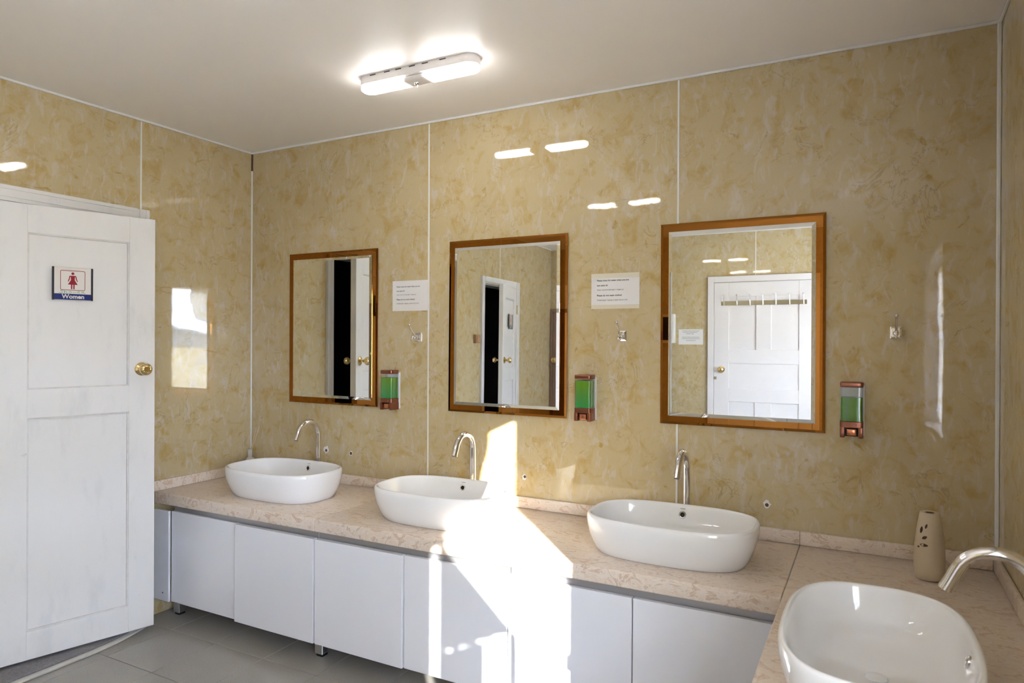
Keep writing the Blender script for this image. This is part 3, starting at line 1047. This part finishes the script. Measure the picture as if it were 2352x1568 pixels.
cabinet('white gloss vanity cabinet under the leftmost basin', 0.114, 1.050, [0.115, 0.573, 1.0485], [0.002, 0.018], (0.076, 1.003))
cabinet('white gloss vanity cabinet partly lit by the sun under the second basin', 1.0515, 1.960, [1.0515, 1.506, 1.960], [0.016, 0.008], (1.914,))
cabinet('white gloss vanity cabinet under the third basin', 1.962, 2.868, [1.962, 2.418, 2.866], [0.008, 0.008], (2.82,))
fp = thing('filler_panel', (0.04, -0.587, 0.09), label='narrow grey-white filler panel between the cabinets and the left wall', cat='panel')
MB().box(0.002, 0.1125, -0.588, -0.576, 0.083, 0.520, 0.001, 1).build('board', M_LACQ, fp, world=True, smooth=False)
MB().lathe([(0.0005, 0), (0.0035, 0), (0.003, 0.0015), (0.0005, 0.002)], 10, Matrix.Translation((0.03, -0.001, 0.032)) @ Matrix.Rotation(PI / 2, 4, 'X'), cap=False).build('screw', M_SLOT, fp)

# wing cabinet under the right wing, doors facing the room
wc = thing('vanity_cabinet', (3.16, -0.99, 0), label='white vanity cabinet under the right wing counter', cat='cabinet', group='white vanity cabinets')
mb = MB()
mb.box(2.915, W - 0.03, -1.350, -1.334, 0.088, 0.551).box(2.915, W - 0.03, -0.616, -0.60, 0.088, 0.551).box(2.915, W - 0.03, -1.334, -0.616, 0.088, 0.104)
mb.box(W - 0.046, W - 0.03, -1.334, -0.616, 0.104, 0.551)
mb.build('body', M_LACQ, wc, world=True, smooth=False)
MB().box(2.905, 2.930, -1.35, -0.60, 0.510, 0.550).build('handle_channel', M_ALU_D, wc, world=True, smooth=False)
for a, b in ((-1.35, -0.986), (-0.984, -0.60)):
    MB().box(2.893, 2.905, a, b, 0.083, 0.519, 0.001, 1).build('door', M_LACQ, wc, world=True, smooth=False)
for ly in (-1.346, -0.66):
    for lx in (2.93, 3.38):
        MB().box(lx, lx + 0.044, ly, ly + 0.044, 0.0005, 0.088, 0.002, 1).build('leg', M_ALU, wc, world=True, smooth=False)


# ------------------------------------------------------------------ basins and faucets
def make_basin(label):
    t = thing('vessel_basin', (0.605, -0.335, ZC), 0.0, label, 'basin', 'white vessel basins')
    A, B_, NE = 0.292, 0.188, 2.9
    prof = [(0.044, 0.0005), (0.040, 0.001), (0.036, 0.005), (0.0265, 0.020), (0.0165, 0.042), (0.008, 0.068), (0.002, 0.096), (0.0, 0.118), (0.0008, 0.130), (0.004, 0.1355), (0.0085, 0.1370), (0.0125, 0.1352),
            (0.0155, 0.129), (0.019, 0.115), (0.026, 0.090), (0.037, 0.066), (0.054, 0.047), (0.080, 0.036), (0.115, 0.031), (0.150, 0.0285)]
    mb = MB()
    bm = mb.bm
    n = 96
    rings = []
    for ins, z in prof:
        a, b = A - ins, B_ - ins
        ring = []
        for k in range(n):
            th = 2 * PI * k / n
            c, s_ = math.cos(th), math.sin(th)
            e = 2 / NE
            ring.append(bm.verts.new((a * math.copysign(abs(c) ** e, c), b * math.copysign(abs(s_) ** e, s_), z)))
        rings.append(ring)
    for p, q in zip(rings, rings[1:]):
        for k in range(n):
            bm.faces.new((p[k], p[(k + 1) % n], q[(k + 1) % n], q[k]))
    bm.faces.new(list(reversed(rings[0])))
    bm.faces.new(rings[-1])
    mb.build('bowl', M_CERAMIC, t, ang=80)
    MB().lathe([(0.0005, 0.0295), (0.021, 0.0295), (0.0225, 0.0305), (0.021, 0.0325), (0.014, 0.034), (0.0005, 0.0345)], 24, cap=False).build('drain_cover', M_CERAMIC, t)
    # overflow ring in the back wall of the bowl
    OM = Matrix.Translation((0, B_ - 0.0245, 0.100)) @ Matrix.Rotation(PI / 2 - 0.24, 4, 'X')
    MB().lathe([(0.0075, 0.0005), (0.0085, 0.003), (0.0115, 0.0036), (0.0135, 0.002), (0.0138, -0.002)], 24, OM, cap=False).build('overflow_ring', M_CHROME, t)
    MB().lathe([(0.0005, 0.0012), (0.0082, 0.0012), (0.0082, -0.001)], 20, OM, cap=False).build('overflow_hole', M_BLACK, t, smooth=False)
    # tiny maker's mark above the overflow
    mb = MB()
    x = -0.009
    yb_ = B_ - 0.0192
    while x < 0.009:
        w_ = 0.0022
        mb.poly([(x, yb_, 0.1200), (x + w_, yb_, 0.1200), (x + w_, yb_ + 0.0006, 0.1228), (x, yb_ + 0.0006, 0.1228)])
        x += 0.0031
    mb.build('maker_mark', M_INK_G, t, smooth=False)
    return t


basin = make_basin('white vessel basin nearest the left wall')
dup(basin, (1.520, -0.340, ZC), 0, 'white vessel basin beside the sunlit patch, under the middle mirror')
dup(basin, (2.480, -0.340, ZC), 0, 'white vessel basin under the right mirror')
dup(basin, (3.110, -1.062, ZC), -PI / 2, 'large white vessel basin nearest the camera on the right wing')


def make_faucet(label):
    t = thing('gooseneck_faucet', (0.604, -0.10, ZC), 0.0, label, 'faucet', 'chrome gooseneck faucets')
    r = 0.0132
    path = [(0, 0, 0.0), (0, 0, 0.10), (0, 0, 0.20), (0, 0, 0.262)]
    R_ = 0.070
    for k in range(1, 17):
        a = math.radians(155) * k / 16
        path.append((0, -R_ + R_ * math.cos(a), 0.262 + R_ * math.sin(a)))
    last = Vector(path[-1])
    d = Vector((0, -math.sin(math.radians(25)), -math.cos(math.radians(25))))
    path += [tuple(last + d * 0.02), tuple(last + d * 0.042)]
    MB().tube(path, r, 20).build('neck', M_CHROME, t, ang=60)
    e = last + d * 0.042
    MB().tube([tuple(e - d * 0.001), tuple(e + d * 0.006)], [r + 0.0008, r + 0.0008], 20).build('aerator', M_CHROME, t)
    MB().tube([tuple(e + d * 0.0055), tuple(e + d * 0.0066)], [r - 0.003] * 2, 16).build('aerator_mesh', M_INK_G, t)
    MB().lathe([(0.0005, 0), (0.024, 0), (0.024, 0.004), (0.016, 0.010), (0.0125, 0.012)], 24, cap=False).build('base_flange', M_CHROME, t)
    return t


fc = make_faucet('chrome gooseneck faucet over the basin nearest the left wall')
dup(fc, (1.523, -0.10, ZC), 0, 'chrome gooseneck faucet left of the sunlit wall patch')
dup(fc, (2.477, -0.10, ZC), 0, 'chrome gooseneck faucet below the right mirror')
dup(fc, (3.385, -1.085, ZC), -PI / 2, 'chrome gooseneck faucet nearest the camera on the right wall side')

# ------------------------------------------------------------------ mirrors
def bevel_plate(mb, w, h, y_back, y_edge, y_front, inset):
    """plate facing -y with a bevelled border; x centred, z from 0"""
    bm = mb.bm
    def ring(i, y):
        return [bm.verts.new(p) for p in ((-w / 2 + i, y, i), (w / 2 - i, y, i), (w / 2 - i, y, h - i), (-w / 2 + i, y, h - i))]
    a, b, c = ring(0, y_back), ring(0, y_edge), ring(inset, y_front)
    for p, q in ((a, b), (b, c)):
        for k in range(4):
            bm.faces.new((p[k], p[(k + 1) % 4], q[(k + 1) % 4], q[k]))
    bm.faces.new(c)
    bm.faces.new(list(reversed(a)))
    bmesh.ops.recalc_face_normals(bm, faces=list(bm.faces))


def make_mirror(label, x, z=1.016):
    t = thing('wall_mirror', (x, 0, z), 0, label, 'mirror', 'bronze framed wall mirrors')
    w, h = 0.604, 0.797
    mb = MB()
    bevel_plate(mb, w, h, -0.006, -0.0095, -0.012, 0.010)
    mb.build('bronze_frame', M_BRONZE, t, smooth=False)
    mb = MB()
    bevel_plate(mb, w - 0.066, h - 0.066, -0.012, -0.0150, -0.0185, 0.014)
    o = mb.build('mirror_pane', M_MIRROR, t, smooth=False)
    o.location = (0, 0, 0.033)
    MB().box(-0.24, 0.24, -0.006, 0, 0.06, h - 0.06).build('backing_board', M_WOOD, t, smooth=False)
    return t


m1 = make_mirror('bronze framed mirror nearest the left corner', 0.606, 1.012)
m2 = dup(m1, (1.638, -0.005, 1.016), 0, 'bronze framed mirror in the middle, reflecting a dark doorway')
m2.rotation_euler = (math.radians(-0.42), 0, 0)
m3 = dup(m1, (2.649, 0, 1.020), 0, 'bronze framed mirror on the right, reflecting a white door')

# ------------------------------------------------------------------ soap dispensers
def make_dispenser(label, x, level, soap, z=1.012):
    t = thing('soap_dispenser', (x, 0, z), 0, label, 'soap dispenser', 'copper soap dispensers')
    w, dp = 0.074, 0.062
    T = Matrix.Translation((0, -dp / 2 - 0.004, 0))
    MB().box(-w / 2 - 0.001, w / 2 + 0.0025, -0.008, 0, 0.004, 0.182, 0.001, 1).build('back_plate', M_WHITE_PL, t, smooth=False)
    # copper base with a recess for the button
    mb = MB()
    mb.prism(rrect(w, dp, 0.010, 4, 0, -dp / 2 - 0.006), 0.036, 0.056, 0.001, 1)
    mb.box(-w / 2 + 0.0006, -0.021, -dp - 0.0055, -0.008, 0.0, 0.037, 0.003).box(0.021, w / 2 - 0.0006, -dp - 0.0055, -0.008, 0.0, 0.037, 0.003)
    mb.box(-0.022, 0.022, -0.040, -0.008, 0.004, 0.037)
    mb.build('base', M_COPPER, t)
    MB().box(-0.0215, 0.0215, -0.042, -0.0405, 0.003, 0.036).build('button_recess', M_SLOT, t, smooth=False)
    MB().box(-0.0155, 0.0155, -0.062, -0.041, 0.008, 0.030, 0.003).build('push_button', M_COPPER_B, t)
    MB().box(-0.016, 0.016, -dp - 0.0072, -dp - 0.004, 0.042, 0.050, 0.001, 1).build('name_bar', M_COPPER, t, smooth=False)
    MB().prism(rrect(w - 0.002, dp - 0.002, 0.009, 4, 0, -dp / 2 - 0.006), 0.056, 0.176).build('reservoir', M_CLEAR, t)
    MB().prism(rrect(w - 0.007, dp - 0.007, 0.007, 4, 0, -dp / 2 - 0.006), 0.057, 0.057 + 0.117 * level).build('liquid_soap', soap, t)
    MB().prism(rrect(w, dp, 0.010, 4, 0, -dp / 2 - 0.006), 0.176, 0.194, 0.004, 3).build('cap', M_COPPER, t)
    return t


make_dispenser('copper soap dispenser with green soap beside the leftmost mirror', 1.006, 0.86, M_SOAP, 1.008)
make_dispenser('copper soap dispenser filled with green soap right of the middle mirror', 2.033, 0.96, M_SOAP, 1.013)
make_dispenser('copper soap dispenser two thirds full right of the right mirror', 3.037, 0.71, M_SOAP2, 1.016)

# ------------------------------------------------------------------ robe hooks
def make_hook(label, x, z):
    t = thing('robe_hook', (x, 0, z), 0, label, 'hook', 'chrome robe hooks')
    mb = MB()
    bm = mb.bm
    bevel_plate(mb, 0.036, 0.042, 0, -0.005, -0.009, 0.006)
    mb.build('plate', M_CHROME, t, smooth=False)
    MB().lathe([(0.0005, 0.020), (0.007, 0.019), (0.0095, 0.012), (0.011, 0.0)], 14, Matrix.Translation((0, -0.008, 0.019)) @ Matrix.Rotation(PI / 2, 4, 'X'), cap=False).build('boss', M_CHROME, t)
    MB().tube([(0, -0.012, 0.022), (0, -0.026, 0.026), (0, -0.040, 0.036), (0, -0.054, 0.052), (0, -0.064, 0.066), (0, -0.074, 0.076)], [0.006, 0.0048, 0.004, 0.004, 0.0045, 0.005], 12).ball((0, -0.075, 0.077), 0.0068).build('upper_arm', M_CHROME, t)
    MB().tube([(0, -0.012, 0.014), (0, -0.024, 0.008), (0, -0.036, 0.002), (0, -0.046, 0.002), (0, -0.052, 0.009), (0, -0.051, 0.018), (0, -0.045, 0.022)], [0.006, 0.0045, 0.004, 0.004, 0.004, 0.004, 0.0045], 12).ball((0, -0.045, 0.022), 0.0055).build('lower_arm', M_CHROME, t)
    for sx in (-1, 1):
        for zz in (0.007, 0.035):
            MB().lathe([(0.0005, 0.0022), (0.0022, 0.002), (0.0026, 0)], 8, Matrix.Translation((sx * 0.0125, -0.0062, zz)) @ Matrix.Rotation(PI / 2, 4, 'X'), cap=False).build('screw', M_SLOT, t)
    return t


make_hook('chrome robe hook under the left paper notice', 1.153, 1.343)
make_hook('chrome robe hook under the right paper notice', 2.184, 1.350)
make_hook('chrome robe hook on the bare wall near the right corner', 3.172, 1.362)

# ------------------------------------------------------------------ paper notices
LINES = [('Please close the water when you are', 0.139, 0.116, True), ('not using it!', 0.047, 0.095, True),
         ('\u0423\u0441\u0430\u0430 \u0445\u044d\u0440\u044d\u0433\u043b\u044d\u044d\u0433\u04af\u0439 \u04af\u0435\u0434\u044d\u044d \u0445\u0430\u0430\u043d\u0430 \u0443\u0443!', 0.117, 0.077, False),
         ('Please do not wash clothes!', 0.109, 0.053, True),
         ('\u0423\u0433\u0430\u0430\u043b\u0442\u0443\u0443\u0440\u0442 \u0445\u0443\u0432\u0446\u0430\u0441 \u0443\u0433\u0430\u0430\u0436 \u0431\u043e\u043b\u043e\u0445\u0433\u04af\u0439!', 0.133, 0.034, False)]


def make_notice(label, x, z, tape):
    t = thing('paper_notice', (x, 0, z), 0, label, 'notice')
    w, h = 0.210, 0.148
    MB().box(-w / 2, w / 2, -0.0012, 0, 0, h).build('sheet', M_PAPER, t, smooth=False)
    if tape:
        MB().box(-w / 2, w / 2, -0.0016, -0.0012, 0, 0.017).build('tape', M_PAPER_TAPE, t, smooth=False)
        MB().box(-w / 2, w / 2, -0.0016, -0.0012, h - 0.020, h).build('tape', M_PAPER_TAPE, t, smooth=False)
    else:
        MB().box(-w / 2, w / 2, -0.0016, -0.0012, h - 0.020, h).build('tape', M_PAPER, t, smooth=False)
    for body, wd, zz, b in LINES:
        text_obj('lettering', body, M_INK, t, wd, -w / 2 + 0.026, -0.0019, zz, bold=0.018 if b else 0.002)
    return t


make_notice('white printed notice left of the first wall seam, beside the leftmost mirror', 1.100, 1.492, False)
make_notice('white printed notice with taped yellowed edges between middle and right mirrors', 2.151, 1.484, True)

# ------------------------------------------------------------------ old pipe holes in the wall
def pipe_hole(label, x, z, r, hole_r, dx=0.0, dz=0.0):
    t = thing('wall_hole', (x, 0, z), 0, label, 'hole')
    rnd = random.Random(int(x * 1000))
    pts = [((r * rnd.uniform(0.75, 1.2)) * math.cos(2 * PI * k / 11), (r * rnd.uniform(0.75, 1.3)) * math.sin(2 * PI * k / 11)) for k in range(11)]
    MB().prism(pts, 0.0, 0.0025, M=WALLM).build('putty_ring', M_PUTTY, t, smooth=False)
    MB().lathe([(0.0005, 0.003), (hole_r, 0.003), (hole_r * 0.95, 0.0)], 14, Matrix.Translation((dx, 0, dz)) @ Matrix.Rotation(PI / 2, 4, 'X'), cap=False).build('plug', M_GAP, t, smooth=False)
    return t


pipe_hole('broken white-rimmed pipe hole just right of the leftmost faucet', 0.563, 0.771, 0.017, 0.0075, 0.002, -0.004)
pipe_hole('small dark pipe hole above the left backsplash between first two basins', 0.733, 0.765, 0.011, 0.008)
pipe_hole('white-rimmed pipe hole right of the sunlit wall patch', 1.733, 0.741, 0.012, 0.0062, 0.002, 0.002)
pipe_hole('ragged white-rimmed pipe hole above the third basin right end', 2.752, 0.740, 0.014, 0.0068, 0.001, -0.003)
sc = MB()
sc.tube([(-0.012, 0, 0.006), (-0.006, 0, 0.014), (0.0, 0, 0.010), (-0.004, 0, 0.0), (0.004, 0, 0.012), (0.010, 0, 0.008), (0.006, 0, -0.008)], 0.0008, 5)
so = sc.build('ink_scribble', M_INK, None)
so.location = (1.570, -0.001, 0.738)
tag(so, 'small black ink scribble on the sunlit wall patch', 'scribble')

# ------------------------------------------------------------------ vase and reed diffuser
va = thing('ceramic_vase', (3.262, -0.195, ZC), 0, 'beige ceramic vase with leaf shaped cutouts in the right corner', 'vase')
VP = [(0.0005, 0.0005), (0.034, 0.001), (0.039, 0.006), (0.0425, 0.025), (0.0435, 0.06), (0.042, 0.10), (0.037, 0.15), (0.031, 0.19), (0.028, 0.207), (0.0265, 0.2095), (0.013, 0.2085), (0.0125, 0.200), (0.0125, 0.12), (0.0005, 0.12)]
MB().lathe(VP, 40, cap=False).build('body', M_VASE, va, ang=50)


def vase_r(z):
    for (r0, z0_), (r1, z1_) in zip(VP[1:9], VP[2:10]):
        if z0_ <= z <= z1_:
            return r0 + (r1 - r0) * (z - z0_) / (z1_ - z0_)
    return 0.04


for (u, z, ln, wd, ang) in [(-0.0125, 0.171, 0.016, 0.0045, 70), (-0.028, 0.158, 0.022, 0.006, 82), (-0.016, 0.136, 0.017, 0.0055, 30), (-0.017, 0.113, 0.024, 0.0055, 0), (-0.033, 0.105, 0.008, 0.004, 20)]:
    mb = MB()
    bm = mb.bm
    vs = []
    a_ = math.radians(ang)
    for k in range(14):
        th = 2 * PI * k / 14
        p, q = math.cos(th) * ln / 2, math.sin(th) * 1.8 * wd / 2 * (1 - 0.3 * abs(math.cos(th)))
        uu = u + p * math.cos(a_) - q * math.sin(a_)
        zz = z + p * math.sin(a_) + q * math.cos(a_)
        rr = vase_r(zz) + 0.0005
        phi = uu / 0.04 - PI / 2 - 0.02
        vs.append(bm.verts.new((rr * math.cos(phi), rr * math.sin(phi), zz)))
    bm.faces.new(vs)
    mb.build('leaf_cutout', M_VASE_D, va, smooth=False)
MB().lathe([(0.0005, 0.2087), (0.0128, 0.2087)], 20, cap=False).build('mouth', M_VASE_D, va, smooth=False)

rd = thing('reed_diffuser', (0.050, -0.050, ZC), 0, 'reed diffuser with two sticks behind the leftmost basin in the corner', 'diffuser')
MB().lathe([(0.0005, 0.0005), (0.026, 0.001), (0.028, 0.01), (0.028, 0.07), (0.022, 0.085), (0.0125, 0.093), (0.0125, 0.128), (0.0145, 0.129), (0.0145, 0.133), (0.008, 0.133), (0.008, 0.12), (0.0005, 0.12)], 24, cap=False).build('bottle', M_GLASSB, rd)
for (tx, ty) in ((0.052, -0.004), (0.074, -0.004)):
    MB().tube([(0.0, 0.0, 0.11), (tx, ty, 0.262)], 0.0026, 8).build('reed', M_REED, rd)
